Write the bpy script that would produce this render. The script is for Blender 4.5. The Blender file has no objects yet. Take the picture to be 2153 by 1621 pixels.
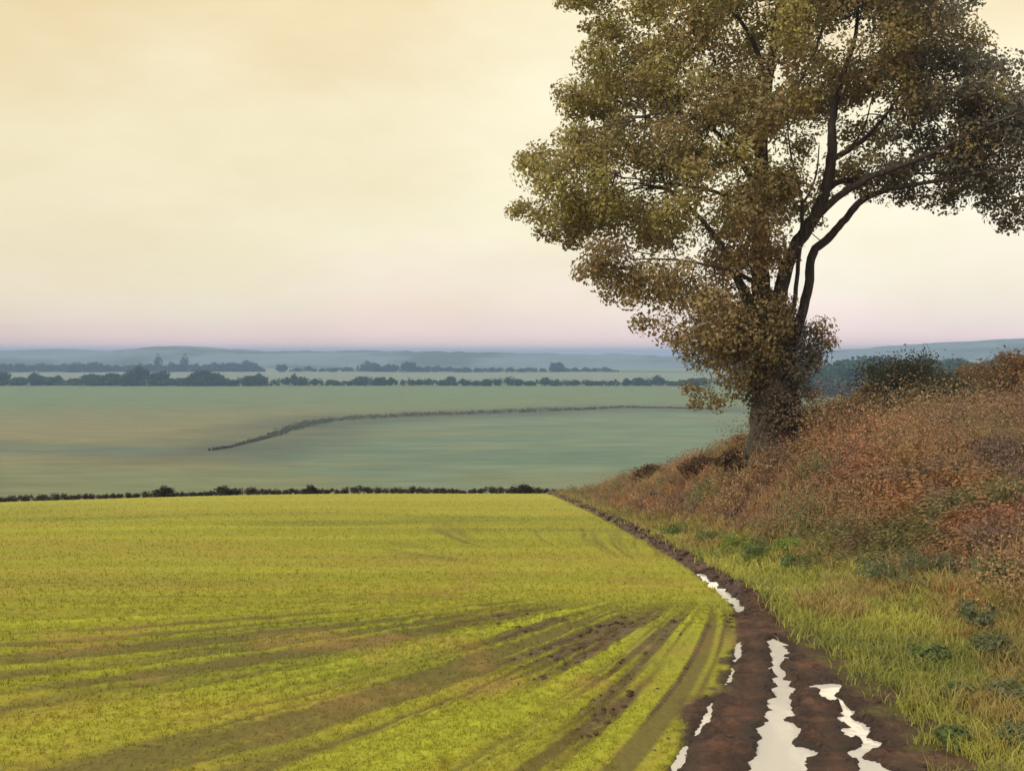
import bpy, math
import numpy as np

rng = np.random.default_rng(7)
scene = bpy.context.scene
COL = scene.collection

# ------------------------------------------------------------------ camera
EYE = 2.8
FPX, HU, HV = 2000.0, 1076.5, 745.0      # focal length (photo pixels), principal column, horizon row
cam_d = bpy.data.cameras.new('camera')
cam_d.sensor_width = 36.0
cam_d.lens = 36.0 * FPX / 2153.0
cam_d.shift_y = -(810.5 - HV) / 2153.0
cam_d.clip_start = 0.1
cam_d.clip_end = 60000.0
cam = bpy.data.objects.new('camera', cam_d)
cam.location = (0, 0, EYE)
cam.rotation_euler = (math.radians(90), 0, 0)
COL.objects.link(cam)
scene.camera = cam

# ------------------------------------------------------------------ sky, sun, exposure
SUN_EL, SUN_ROT = math.radians(37), math.radians(-138)     # sun on the left, a little behind the viewer
world = bpy.data.worlds.new('World')
scene.world = world
world.use_nodes = True
nt = world.node_tree
nt.nodes.clear()
N, LK = nt.nodes, nt.links
tc = N.new('ShaderNodeTexCoord')
sep = N.new('ShaderNodeSeparateXYZ'); LK.new(tc.outputs['Generated'], sep.inputs[0])
# soft uneven cloud veil: bend the elevation a little with noise
mp = N.new('ShaderNodeMapping'); mp.inputs['Scale'].default_value = (1.7, 1.7, 5.0)
LK.new(tc.outputs['Generated'], mp.inputs[0])
nz = N.new('ShaderNodeTexNoise'); nz.inputs['Scale'].default_value = 1.7
nz.inputs['Detail'].default_value = 5.0; nz.inputs['Roughness'].default_value = 0.55
LK.new(mp.outputs[0], nz.inputs['Vector'])
m1 = N.new('ShaderNodeMath'); m1.operation = 'MULTIPLY_ADD'
m1.inputs[1].default_value = 0.42; m1.inputs[2].default_value = -0.20
LK.new(nz.outputs['Fac'], m1.inputs[0])
fz = N.new('ShaderNodeMath'); fz.operation = 'MULTIPLY'; LK.new(m1.outputs[0], fz.inputs[0])
cl = N.new('ShaderNodeMapRange'); cl.inputs['From Min'].default_value = 0.01; cl.inputs['From Max'].default_value = 0.16
LK.new(sep.outputs['Z'], cl.inputs['Value']); LK.new(cl.outputs[0], fz.inputs[1])
el = N.new('ShaderNodeMath'); el.operation = 'ADD'
LK.new(sep.outputs['Z'], el.inputs[0]); LK.new(fz.outputs[0], el.inputs[1])
ramp = N.new('ShaderNodeValToRGB')
stops = [(0.000, (1.50, 0.90, 0.74)), (0.016, (1.08, 0.77, 0.68)), (0.032, (0.89, 0.73, 0.65)), (0.062, (0.82, 0.75, 0.61)),
         (0.15, (0.80, 0.765, 0.565)), (0.24, (0.79, 0.745, 0.53)), (0.36, (0.76, 0.655, 0.42)),
         (0.65, (0.74, 0.64, 0.46)), (1.0, (0.70, 0.66, 0.56))]
cr = ramp.color_ramp
while len(cr.elements) < len(stops):
    cr.elements.new(0.5)
for e, (p, c) in zip(cr.elements, stops):
    e.position = p; e.color = (*c, 1)
LK.new(el.outputs[0], ramp.inputs[0])
# the veil is a little paler towards the right (+X)
az = N.new('ShaderNodeMapRange')
az.inputs['From Min'].default_value = -0.6; az.inputs['From Max'].default_value = 0.6
az.inputs['To Min'].default_value = 0.0; az.inputs['To Max'].default_value = 1.0
LK.new(sep.outputs['X'], az.inputs['Value'])
azc = N.new('ShaderNodeMix'); azc.data_type = 'RGBA'
azc.inputs[6].default_value = (0.94, 0.86, 0.76, 1); azc.inputs[7].default_value = (1.13, 1.13, 1.17, 1)
LK.new(az.outputs[0], azc.inputs[0])
vm = N.new('ShaderNodeMix'); vm.data_type = 'RGBA'; vm.blend_type = 'MULTIPLY'; vm.inputs[0].default_value = 1.0
LK.new(ramp.outputs[0], vm.inputs[6]); LK.new(azc.outputs[2], vm.inputs[7])
sky = N.new('ShaderNodeTexSky'); sky.sky_type = 'NISHITA'; sky.sun_disc = False
sky.sun_elevation = SUN_EL; sky.sun_rotation = SUN_ROT; sky.dust_density = 4.0
bg_sky = N.new('ShaderNodeBackground'); bg_sky.inputs[1].default_value = 0.08
LK.new(sky.outputs[0], bg_sky.inputs[0])
mp2 = N.new('ShaderNodeMapping'); mp2.inputs['Scale'].default_value = (1.3, 1.3, 3.2); mp2.inputs['Location'].default_value = (3.1, 1.7, .4)
LK.new(tc.outputs['Generated'], mp2.inputs[0])
nz2 = N.new('ShaderNodeTexNoise'); nz2.inputs['Scale'].default_value = 3.0; nz2.inputs['Detail'].default_value = 6.0; nz2.inputs['Roughness'].default_value = .6
LK.new(mp2.outputs[0], nz2.inputs['Vector'])
mr2 = N.new('ShaderNodeMapRange'); mr2.inputs['From Min'].default_value = .3; mr2.inputs['From Max'].default_value = .7
LK.new(nz2.outputs['Fac'], mr2.inputs['Value'])
mot = N.new('ShaderNodeMix'); mot.data_type = 'RGBA'
mot.inputs[6].default_value = (.965, .94, .90, 1); mot.inputs[7].default_value = (1.06, 1.07, 1.09, 1)
LK.new(mr2.outputs[0], mot.inputs[0])
vm2 = N.new('ShaderNodeMix'); vm2.data_type = 'RGBA'; vm2.blend_type = 'MULTIPLY'; vm2.inputs[0].default_value = 1.0
LK.new(vm.outputs[2], vm2.inputs[6]); LK.new(mot.outputs[2], vm2.inputs[7])
bg_veil = N.new('ShaderNodeBackground'); bg_veil.inputs[1].default_value = 1.0
LK.new(vm2.outputs[2], bg_veil.inputs[0])
mixw = N.new('ShaderNodeMixShader'); mixw.inputs[0].default_value = 0.92
LK.new(bg_sky.outputs[0], mixw.inputs[1]); LK.new(bg_veil.outputs[0], mixw.inputs[2])
out = N.new('ShaderNodeOutputWorld'); LK.new(mixw.outputs[0], out.inputs['Surface'])

sun_d = bpy.data.lights.new('sun', 'SUN')
sun_d.energy = 2.8
sun_d.angle = math.radians(22)
sun_d.color = (1.0, 0.92, 0.78)
sun = bpy.data.objects.new('sun', sun_d)
sun.rotation_euler = (math.radians(90) - SUN_EL, 0, math.radians(180) - SUN_ROT)
COL.objects.link(sun)

vs = scene.view_settings
scene.display_settings.display_device = 'sRGB'
vs.view_transform = 'Standard'; vs.look = 'None'; vs.exposure = 0.36; vs.gamma = 1.0
vs.use_curve_mapping = False
scene.cycles.use_denoising = True
scene.cycles.max_bounces = 6
scene.cycles.transparent_max_bounces = 8
scene.cycles.volume_bounces = 0

# ------------------------------------------------------------------ helpers
_tab = rng.random((256, 256))
def vnoise(x, y, s=0):
    x = np.asarray(x, float) + 37.7 * s; y = np.asarray(y, float) + 91.3 * s
    xi = np.floor(x).astype(int); yi = np.floor(y).astype(int)
    fx = x - xi; fy = y - yi
    fx = fx * fx * (3 - 2 * fx); fy = fy * fy * (3 - 2 * fy)
    g = lambda a, b: _tab[a & 255, b & 255]
    return ((g(xi, yi) * (1 - fx) + g(xi + 1, yi) * fx) * (1 - fy)
            + (g(xi, yi + 1) * (1 - fx) + g(xi + 1, yi + 1) * fx) * fy)
def fbm(x, y, s=0, o=4):
    v = 0; a = .5; t = 0
    for k in range(o):
        v = v + a * vnoise(x * 2 ** k, y * 2 ** k, s + k); t += a; a *= .55
    return v / t
def sst(a, b, x):
    t = np.clip((np.asarray(x, float) - a) / (b - a), 0, 1)
    return t * t * (3 - 2 * t)
def lerp(a, b, t):
    return a + (b - a) * t
def smooth_interp(x, xs, ys):
    """monotone cubic (PCHIP-like) interpolation"""
    xs = np.asarray(xs, float); ys = np.asarray(ys, float); x = np.clip(np.asarray(x, float), xs[0], xs[-1])
    h = np.diff(xs); d = np.diff(ys) / h
    m = np.zeros(len(xs)); m[0] = d[0]; m[-1] = d[-1]
    for k in range(1, len(xs) - 1):
        m[k] = 0 if d[k - 1] * d[k] <= 0 else 2 * d[k - 1] * d[k] / (d[k - 1] + d[k])
    i = np.clip(np.searchsorted(xs, x, side='right') - 1, 0, len(xs) - 2)
    t = (x - xs[i]) / h[i]
    return ((2 * t ** 3 - 3 * t ** 2 + 1) * ys[i] + (t ** 3 - 2 * t ** 2 + t) * h[i] * m[i]
            + (-2 * t ** 3 + 3 * t ** 2) * ys[i + 1] + (t ** 3 - t ** 2) * h[i] * m[i + 1])
def in_poly(x, y, poly):
    x = np.asarray(x, float); y = np.asarray(y, float)
    r = np.zeros(x.shape, bool)
    n = len(poly)
    for k in range(n):
        x0, y0 = poly[k]; x1, y1 = poly[(k + 1) % n]
        if y0 == y1:
            continue
        c = (y0 > y) != (y1 > y)
        r ^= c & (x < (x1 - x0) * (y - y0) / (y1 - y0) + x0)
    return r
def poly_dist(x, y, poly, closed=True):
    x = np.asarray(x, float); y = np.asarray(y, float)
    d = np.full(x.shape, 1e9)
    n = len(poly)
    for k in range(n if closed else n - 1):
        ax, ay = poly[k]; bx, by = poly[(k + 1) % n]
        vx, vy = bx - ax, by - ay
        t = np.clip(((x - ax) * vx + (y - ay) * vy) / (vx * vx + vy * vy + 1e-12), 0, 1)
        d = np.minimum(d, np.hypot(x - ax - t * vx, y - ay - t * vy))
    return d

def mesh_np(name, V, F, tint=None, smooth=False):
    """F: (n,k) int array, all faces with k corners; tint per vertex"""
    me = bpy.data.meshes.new(name)
    n, k = F.shape
    me.vertices.add(len(V)); me.vertices.foreach_set('co', np.ascontiguousarray(V, dtype=np.float32).ravel())
    me.loops.add(n * k); me.loops.foreach_set('vertex_index', np.ascontiguousarray(F, dtype=np.int32).ravel())
    me.polygons.add(n)
    me.polygons.foreach_set('loop_start', np.arange(0, n * k, k, dtype=np.int32))
    me.polygons.foreach_set('use_smooth', np.full(n, smooth, dtype=bool))
    me.update(calc_edges=True)
    if tint is not None:
        a = me.color_attributes.new('tint', 'FLOAT_COLOR', 'POINT')
        c = np.ones((len(V), 4), np.float32); c[:, :3] = np.clip(tint, 0, 1)
        a.data.foreach_set('color', c.ravel())
    return me
def link(name, me, mat=None, parent=None):
    o = bpy.data.objects.new(name, me)
    COL.objects.link(o)
    if mat is not None and me is not None and not len(me.materials):
        me.materials.append(mat)
    if parent is not None:
        o.parent = parent
    return o
def tag(o, label=None, cat=None, group=None, kind=None):
    for k, v in (('label', label), ('category', cat), ('group', group), ('kind', kind)):
        if v:
            o[k] = v
    return o

# ------------------------------------------------------------------ materials
def mat_ground(name, scale, bump, rough=0.9, contrast=0.5, spec=0.2, dist=0.02, stretch=(1, 1, 1)):
    m = bpy.data.materials.new(name); m.use_nodes = True
    n, l = m.node_tree.nodes, m.node_tree.links
    b = n['Principled BSDF']
    b.inputs['Roughness'].default_value = rough
    b.inputs['Specular IOR Level'].default_value = spec
    at = n.new('ShaderNodeAttribute'); at.attribute_name = 'tint'
    co = n.new('ShaderNodeTexCoord')
    mpp = n.new('ShaderNodeMapping'); mpp.inputs['Scale'].default_value = stretch
    l.new(co.outputs['Object'], mpp.inputs[0])
    t = n.new('ShaderNodeTexNoise'); t.inputs['Scale'].default_value = scale
    t.inputs['Detail'].default_value = 6; t.inputs['Roughness'].default_value = 0.65
    l.new(mpp.outputs[0], t.inputs['Vector'])
    r = n.new('ShaderNodeMapRange'); r.inputs['From Min'].default_value = .3; r.inputs['From Max'].default_value = .7
    r.inputs['To Min'].default_value = 1 - contrast; r.inputs['To Max'].default_value = 1 + contrast
    l.new(t.outputs['Fac'], r.inputs['Value'])
    mx = n.new('ShaderNodeVectorMath'); mx.operation = 'SCALE'
    l.new(at.outputs['Color'], mx.inputs[0]); l.new(r.outputs[0], mx.inputs['Scale'])
    l.new(mx.outputs[0], b.inputs['Base Color'])
    bp = n.new('ShaderNodeBump'); bp.inputs['Strength'].default_value = bump; bp.inputs['Distance'].default_value = dist
    l.new(t.outputs['Fac'], bp.inputs['Height']); l.new(bp.outputs[0], b.inputs['Normal'])
    return m
def mat_leaf(name, trans=0.35, rough=0.6):
    m = bpy.data.materials.new(name); m.use_nodes = True
    n, l = m.node_tree.nodes, m.node_tree.links
    b = n['Principled BSDF']; o = n['Material Output']
    b.inputs['Roughness'].default_value = rough; b.inputs['Specular IOR Level'].default_value = 0.25
    at = n.new('ShaderNodeAttribute'); at.attribute_name = 'tint'
    co = n.new('ShaderNodeTexCoord')
    t = n.new('ShaderNodeTexNoise'); t.inputs['Scale'].default_value = 9.0; t.inputs['Detail'].default_value = 3
    l.new(co.outputs['Object'], t.inputs['Vector'])
    r = n.new('ShaderNodeMapRange'); r.inputs['From Min'].default_value = .3; r.inputs['From Max'].default_value = .7
    r.inputs['To Min'].default_value = .8; r.inputs['To Max'].default_value = 1.2
    l.new(t.outputs['Fac'], r.inputs['Value'])
    mx = n.new('ShaderNodeVectorMath'); mx.operation = 'SCALE'
    l.new(at.outputs['Color'], mx.inputs[0]); l.new(r.outputs[0], mx.inputs['Scale'])
    l.new(mx.outputs[0], b.inputs['Base Color'])
    tr = n.new('ShaderNodeBsdfTranslucent'); l.new(mx.outputs[0], tr.inputs['Color'])
    ms = n.new('ShaderNodeMixShader'); ms.inputs[0].default_value = trans
    l.new(b.outputs[0], ms.inputs[1]); l.new(tr.outputs[0], ms.inputs[2]); l.new(ms.outputs[0], o.inputs['Surface'])
    return m
M_FIELD = mat_ground('crop_field', 14, .8, contrast=.16, stretch=(1, .7, 1))
M_MUD = mat_ground('wet_mud', 11, .9, rough=.50, contrast=.5, spec=.45, dist=.05)
M_VERGE = mat_ground('rough_grass', 9, .7, contrast=.4)
M_BANK = mat_ground('bank_soil', 5, .8, contrast=.4)
M_VALLEY = mat_ground('valley_pasture', .09, .3, contrast=.22, stretch=(.5, 1.6, 1), dist=.5)
M_HILL = mat_ground('far_hill', .006, .1, contrast=.2)
M_LEAF = mat_leaf('leaf', .48)
M_DRY = mat_leaf('dry_frond', .42, .8)
M_BLADE = mat_leaf('grass_blade', .4, .55)
M_FAR = mat_leaf('far_leaf', .2, .8)
def mat_bark(name, c0, c1):
    m = bpy.data.materials.new(name); m.use_nodes = True
    n, l = m.node_tree.nodes, m.node_tree.links
    b = n['Principled BSDF']; b.inputs['Roughness'].default_value = .9
    co = n.new('ShaderNodeTexCoord'); mpp = n.new('ShaderNodeMapping'); mpp.inputs['Scale'].default_value = (1, 1, .22)
    l.new(co.outputs['Object'], mpp.inputs[0])
    t = n.new('ShaderNodeTexNoise'); t.inputs['Scale'].default_value = 9; t.inputs['Detail'].default_value = 7
    l.new(mpp.outputs[0], t.inputs['Vector'])
    r = n.new('ShaderNodeValToRGB'); r.color_ramp.elements[0].position = .35; r.color_ramp.elements[1].position = .68
    r.color_ramp.elements[0].color = (*c0, 1); r.color_ramp.elements[1].color = (*c1, 1)
    l.new(t.outputs['Fac'], r.inputs[0]); l.new(r.outputs[0], b.inputs['Base Color'])
    bp = n.new('ShaderNodeBump'); bp.inputs['Strength'].default_value = .9; bp.inputs['Distance'].default_value = .06
    l.new(t.outputs['Fac'], bp.inputs['Height']); l.new(bp.outputs[0], b.inputs['Normal'])
    return m
M_BARK = mat_bark('bark', (.020, .016, .013), (.062, .048, .038))
def mat_water():
    m = bpy.data.materials.new('puddle_water'); m.use_nodes = True
    n, l = m.node_tree.nodes, m.node_tree.links
    b = n['Principled BSDF']
    b.inputs['Base Color'].default_value = (.90, .89, .86, 1)       # whiteness of the reflected sky painted into the water colour
    b.inputs['Metallic'].default_value = .42
    b.inputs['Roughness'].default_value = .07
    co = n.new('ShaderNodeTexCoord')
    t = n.new('ShaderNodeTexNoise'); t.inputs['Scale'].default_value = 5; t.inputs['Detail'].default_value = 3
    l.new(co.outputs['Object'], t.inputs['Vector'])
    bp = n.new('ShaderNodeBump'); bp.inputs['Strength'].default_value = .12; bp.inputs['Distance'].default_value = .02
    l.new(t.outputs['Fac'], bp.inputs['Height']); l.new(bp.outputs[0], b.inputs['Normal'])
    return m
M_WATER = mat_water()

# ------------------------------------------------------------------ terrain
VALLEY = -22.0
YS = [-80, 0, 8, 13, 20, 30, 45, 60, 75, 100, 140, 175, 230, 400, 30000]
ZS = [-.95, -.95, -.95, -.99, -1.72, -2.72, -4.28, -5.98, -8.6, -14, -20.5, VALLEY + .3, VALLEY, VALLEY, VALLEY]
def z_field(y):
    return smooth_interp(y, YS, ZS)
TY = [-80, 0, 8.5, 10, 11.5, 13, 16, 20.5, 32, 47, 62, 100]
def track_x(y):
    return smooth_interp(y, TY, [2.3, 2.3, 2.62, 2.95, 3.20, 3.42, 3.80, 3.92, 3.65, 2.95, 2.25, .5])
def track_w(y):
    return smooth_interp(y, TY, [1.2, 1.2, 1.20, 1.04, .76, .40, .30, .24, .19, .17, .15, .15])
PX = np.array([2, 5, 8, 13, 17, 24, 45, 400.])
PY = np.array([-80, 5, 10, 20, 30, 40, 50, 65, 85, 120, 180, 30000.])
PZ = np.array([
    [-.9, -.7, -.4, -.1, .3, .6, 1., 1.5],
    [-.9, -.7, -.5, -.2, .2, .5, 1., 1.5],
    [-.95, -.8, -.5, -.2, .1, .5, 1., 1.5],
    [-1.5, -.75, -.15, .30, .55, .9, 1.5, 2.],
    [-2.5, -1.0, .12, .50, .75, 1.1, 1.8, 3.],
    [-3.6, -2.6, -1.9, -.55, .35, .9, 1.8, 3.],
    [-4.8, -4.2, -3.6, -2.2, -.6, .9, 1.8, 3.],
    [-6.9, -6.2, -5.6, -4.6, -3.2, -.8, 1.0, 3.],
    [-10.8, -10, -9.4, -8.2, -7, -5, -2.5, -2.],
    [-18, -17, -16.5, -15.5, -14.5, -13, -10, -8.],
    [VALLEY, VALLEY, VALLEY, VALLEY, VALLEY, VALLEY, VALLEY, VALLEY],
    [VALLEY] * 8])
def z_plat(x, y):
    xi = np.clip(np.searchsorted(PX, x) - 1, 0, len(PX) - 2); yi = np.clip(np.searchsorted(PY, y) - 1, 0, len(PY) - 2)
    fx = np.clip((x - PX[xi]) / (PX[xi + 1] - PX[xi]), 0, 1); fy = np.clip((y - PY[yi]) / (PY[yi + 1] - PY[yi]), 0, 1)
    fx = .5 * fx + .5 * fx * fx * (3 - 2 * fx); fy = .5 * fy + .5 * fy * fy * (3 - 2 * fy)
    return (lerp(PZ[yi, xi], PZ[yi, xi + 1], fx) * (1 - fy) + lerp(PZ[yi + 1, xi], PZ[yi + 1, xi + 1], fx) * fy)
def z_base(x, y):
    x = np.asarray(x, float); y = np.asarray(y, float)
    zf = z_field(y)
    d = x - track_x(y) - track_w(y) - .1
    z = lerp(zf, np.maximum(z_plat(x, y), zf), sst(0, 5.5, d))
    far = sst(120, 260, np.hypot(x, y))
    z = z + far * 1.2 * (fbm(x / 160, y / 160, 5) - .5)
    z = z - sst(-8, -60, x) * 1.2 * (1 - far)                     # the crop field tips away slightly on the far left
    return z
def ground_at(u, v, lift=0.0, y0=6.0, y1=200.0):
    """the place on the land seen at photo position (u, v)"""
    ys = np.exp(np.linspace(math.log(y0), math.log(y1), 1500))
    xs = (u - HU) / FPX * ys
    g = z_base(xs, ys) + lift
    r = EYE - (v - HV) / FPX * ys
    k = int(np.argmax(g >= r)) if (g >= r).any() else len(ys) - 1
    return xs[k], ys[k]

# puddles: outlines on the ground
P_CENTRE = [(1602, 1352), (1618, 1340), (1640, 1347), (1660, 1372), (1646, 1402), (1664, 1432), (1674, 1448), (1664, 1484),
            (1684, 1528), (1676, 1566), (1716, 1578), (1708, 1604), (1700, 1660), (1540, 1660), (1562, 1618), (1602, 1590),
            (1584, 1546), (1610, 1492), (1628, 1444), (1620, 1404), (1606, 1374)]
P_RIGHT = [(1708, 1446), (1742, 1434), (1776, 1440), (1764, 1462), (1800, 1500), (1846, 1540), (1852, 1572), (1830, 1592),
           (1880, 1618), (1890, 1640), (1790, 1645), (1815, 1606), (1800, 1580), (1786, 1540), (1762, 1496), (1726, 1462)]
P_UPPER = [(1462, 1203), (1482, 1204), (1516, 1234), (1548, 1256), (1570, 1277), (1560, 1289), (1543, 1280), (1508, 1244)]
P_L1 = [(1548, 1352), (1560, 1348), (1562, 1372), (1550, 1396), (1540, 1398)]
P_L2 = [(1536, 1404), (1548, 1402), (1534, 1436), (1520, 1446)]
P_L3 = [(1486, 1486), (1504, 1472), (1500, 1500), (1474, 1548), (1458, 1554), (1470, 1520)]
P_L4 = [(1434, 1570), (1452, 1562), (1446, 1592), (1420, 1632), (1396, 1640), (1416, 1604)]
def pud(poly, z):
    return [((u - HU) / FPX * ((EYE - z) * FPX / (v - HV)), (EYE - z) * FPX / (v - HV)) for u, v in poly]
def ragged(poly, amp):
    p = np.array(poly); pts = []
    for k in range(len(p)):
        a, b = p[k], p[(k + 1) % len(p)]
        n = max(2, int(np.hypot(*(b - a)) / .06))
        for t in np.arange(n) / n:
            q = a + (b - a) * t
            o = (fbm(np.array([q[0] * 2.2 + 40]), np.array([q[1] * 7]), 141, 4)[0] - .5), (fbm(np.array([q[0] * 5]), np.array([q[1] * 5]), 143, 3)[0] - .5)
            pts.append((q[0] + o[0] * amp * 2.4, q[1] + o[1] * amp))
    return pts
PUDDLES = []
for poly, zz, lab in (
        (P_CENTRE, -.985, 'long bright puddle filling the middle rut of the muddy track'),
        (P_RIGHT, -.985, 'pale puddle in the right rut of the muddy track, beside the grass verge'),
        (P_L1, -.97, 'uppermost tiny sliver of water in the left rut of the track'),
        (P_L2, -.97, 'short thin sliver of water second down the left rut'),
        (P_L3, -.97, 'narrow puddle in the left rut beside a clump of crop grass'),
        (P_L4, -.97, 'narrow puddle at the bottom edge of the picture in the left rut')):
    PUDDLES.append((ragged(pud(poly, zz), .17 if poly in (P_CENTRE, P_RIGHT) else .05), np.full(1, zz), lab))
up = [ground_at(u, v) for u, v in P_UPPER]
PUDDLES.append((ragged(up, .07), None, 'thin white puddle along the crop edge beyond the track narrows'))
def stair(y):
    """water standing in three level pools along the upper rut"""
    z = z_field(y) - .04
    q = np.round(z / .14) * .14
    return lerp(q, z, .25)

# field streaks: wheel marks fanning from where the machines turned
FAN = (3.6, 18.0)
def fan_streak(x, y):
    dx, dy = x - FAN[0], y - FAN[1]
    r = np.hypot(dx, dy) + 1e-3
    th = np.arctan2(-dx, -dy) - .022 * r
    s = (fbm(th * 8, r * .10, 11, 2) - .5) * .9 + (fbm(th * 40, r * .16, 15, 3) - .5) * 3.0
    w = sst(2.2, 5.5, r) * (1 - sst(10, 22, r)) * (.3 + .7 * sst(-1.5, -5.5, dy)) * (1 - .30 * sst(-5, -9, dx))
    return s * w, r, th
M0 = {}
def detail(x, y):
    """everything the near ground needs: height offset and colour weights"""
    d = x - track_x(y)
    w = track_w(y)
    wob = (fbm(x * 1.4, y * 1.4, 3) - .5)
    edge = d + (wob * .9 + (fbm(x * 5, y * 5, 7, 2) - .5) * .35) * np.clip(w, .15, 1)
    mud = 1 - sst(w * .78, w * 1.05, np.abs(edge))
    # mud smears reaching out of the track on both sides near the viewer
    s, r, th = fan_streak(x, y)
    near = 1 - sst(13, 16, y)
    left_smear = near * sst(-3.2, -.9, d + .5 * (y - 9)) * (d < 0) * sst(.53, .63, fbm(th * 44, r * .16, 21, 2))
    right_smear = near * sst(1.2, 0, d - w) * (d > 0) * sst(.45, .6, fbm(x * 1.2, y * 4.5, 23, 3))
    mud = np.clip(np.maximum(mud, np.maximum(left_smear * .8, right_smear * .85)), 0, 1)
    dz = mud * ((fbm(x * 2.5, y * 2.5, 31, 4) - .5) * .17 + (fbm(x * 8, y * 8, 33, 3) - .5) * .10)
    lug = np.zeros_like(dz)
    for off in (-.62, .08, .66):
        a_ = np.abs(d - off * np.clip(w, .3, 1.2))
        lug = np.maximum(lug, (1 - sst(.13, .22, a_)) * (.5 + .5 * np.tanh(3 * np.sin(2 * math.pi * (y + 1.0 * a_) / .27))))
    dz = dz + mud * (1 - sst(12.5, 14, y)) * lug * .045 * sst(.40, .55, fbm(x * .9, y * .9, 171, 2))
    far_ridge = sst(14, 16, y) * (1 - sst(70, 90, y))
    dz = dz + far_ridge * np.exp(-(((edge - .15) / (w * .8)) ** 2)) * .10 * (.4 + fbm(x * 3, y * 1.5, 37, 3) * 1.3)
    inf = 1 - sst(-.2, .2, d)
    # sown crop: furrows
    dz = dz + inf * (1 - mud) * (s * .035 + (1 - sst(14, 30, y)) * ((fbm(x * 3, y * 3, 41, 3) - .5) * .05 + (fbm(x * 9, y * 9, 43, 2) - .5) * .05))
    return d, w, edge, mud, dz, s, r, th, inf

def grid_axis(dense0, dense1, step, lo, hi, growth):
    mid = list(np.arange(dense0, dense1, step))
    right, v, s = [], dense1, step
    while v < hi:
        right.append(v); s *= growth; v += s
    right.append(hi)
    left, v, s = [], dense0, step
    while v > lo:
        s *= growth; v -= s; left.append(max(v, lo))
    return np.array(left[::-1] + mid + right)
gx = grid_axis(-1.2, 5.6, .040, -4200, 4200, 1.052)
gy = grid_axis(7.9, 15.0, .036, -70, 9000, 1.034)
GX, GY = np.meshgrid(gx, gy)
Z = z_base(GX, GY)
d, w, edge, mud, dz, streak, rr, th, inf = detail(GX, GY)
Z = Z + dz
bankw = sst(.5, 3.0, d - w) * sst(9000, 60, GY)
Z = Z + bankw * (1 - sst(60, 120, GY)) * (fbm(GX * .9, GY * .9, 51, 3) - .5) * .35
for step in (0, 1):
    for poly, zz, lab in PUDDLES:
        px = [p[0] for p in poly]; py = [p[1] for p in poly]
        sel = (GX > min(px) - .4) & (GX < max(px) + .4) & (GY > min(py) - .4) & (GY < max(py) + .4)
        x, y = GX[sel], GY[sel]
        dist = poly_dist(x, y, poly); ins = in_poly(x, y, poly)
        lev = stair(y) if zz is None else np.full(x.shape, zz[0])
        z = Z[sel]
        if step == 0:
            z = np.where(ins, z, np.maximum(z, lev + .008 + .22 * np.minimum(dist, .10)))
        else:
            z = np.where(ins, lev - np.minimum(.06, .010 + dist * .35) + (fbm(x * 3.5, y * 9, 151, 3) - .5) * (.12 if len(poly) > 90 else .025) * (1 - sst(.03, .22, dist)), z)
        Z[sel] = z

# --- colours (albedo)
def mixc(a, b, t):
    t = np.asarray(t)[..., None]
    return a * (1 - t) + np.asarray(b) * t
C = np.zeros(GX.shape + (3,))
n1 = fbm(GX * .08, GY * .30, 61, 4); n2 = fbm(GX * .05 + 9, GY * .55, 63, 4); n3 = fbm(GX * .6, GY * .6, 65, 3)
fieldc = np.broadcast_to(np.array((.235, .240, .022)), C.shape)
fieldc = mixc(fieldc, (.300, .300, .030), sst(.5, .72, n2) * .8)
fieldc = mixc(fieldc, (.280, .215, .042), sst(.50, .70, n1) * .45 * (1 - sst(35, 55, GY)))
fieldc = mixc(fieldc, (.145, .170, .024), sst(.52, .75, fbm(GX * .12 + 5, GY * .4 + 3, 67, 3)) * .6)
fieldc = mixc(fieldc, (.320, .310, .050), sst(30, 60, GY) * .6 + .25 * sst(-2, 3, GX))
fieldc = mixc(fieldc, (.105, .085, .032), sst(.05, .42, -streak) * .85)
fieldc = mixc(fieldc, (.300, .330, .030), sst(.10, .5, streak) * .75)
fieldc = mixc(fieldc, (.26, .15, .06), sst(.6, .75, n3) * .45 * (1 - sst(15, 25, GY)))
C[:] = fieldc * 1.0
vergec = np.broadcast_to(np.array((.175, .185, .040)), C.shape)
vergec = mixc(vergec, (.24, .17, .05), sst(.5, .7, fbm(GX * .7, GY * .7, 71)) * .7)
vergec = mixc(vergec, (.07, .09, .03), sst(.55, .7, fbm(GX * .9 + 4, GY * .9, 73)) * .6)
C = mixc(C, mixc(vergec * .5, (.075, .055, .030), np.full(GX.shape, .55)), (1 - inf))
bracken_d = smooth_interp(GY, [-80, 0, 8, 11, 14, 20, 30, 45, 60, 120], [3.5, 3.5, 3.3, 2.9, 2.5, 1.7, .8, .25, .1, .1])
def bracken_edge(y):
    return smooth_interp(y, [-80, 0, 8, 11, 14, 20, 30, 45, 60, 120], [3.5, 3.5, 3.3, 2.9, 2.5, 1.7, .8, .25, .1, .1])
brw = sst(-.4, .5, d - w - bracken_d + (n3 - .5) * 1.5)
C = mixc(C, (.15, .09, .045), brw)
mudc = mixc(np.broadcast_to(np.array((.042, .018, .010)), C.shape), (.080, .034, .019), sst(.45, .7, fbm(GX * 2, GY * 6, 81)))
C = mixc(C, mudc, np.maximum(mud, (1 - sst(.1, .35, np.abs(edge))) * sst(14, 15, GY) * .9))
rim = np.full(GX.shape, 9.)
rsel = (GY > 7) & (GY < 23) & (GX > 0) & (GX < 6)
for poly, zz, lab in PUDDLES:
    rim[rsel] = np.minimum(rim[rsel], poly_dist(GX[rsel], GY[rsel], poly))
C = C * (1 - .5 * (1 - sst(.03, .20, rim)) * sst(.3, .7, mud))[..., None]      # soaked mud round the water
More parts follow.
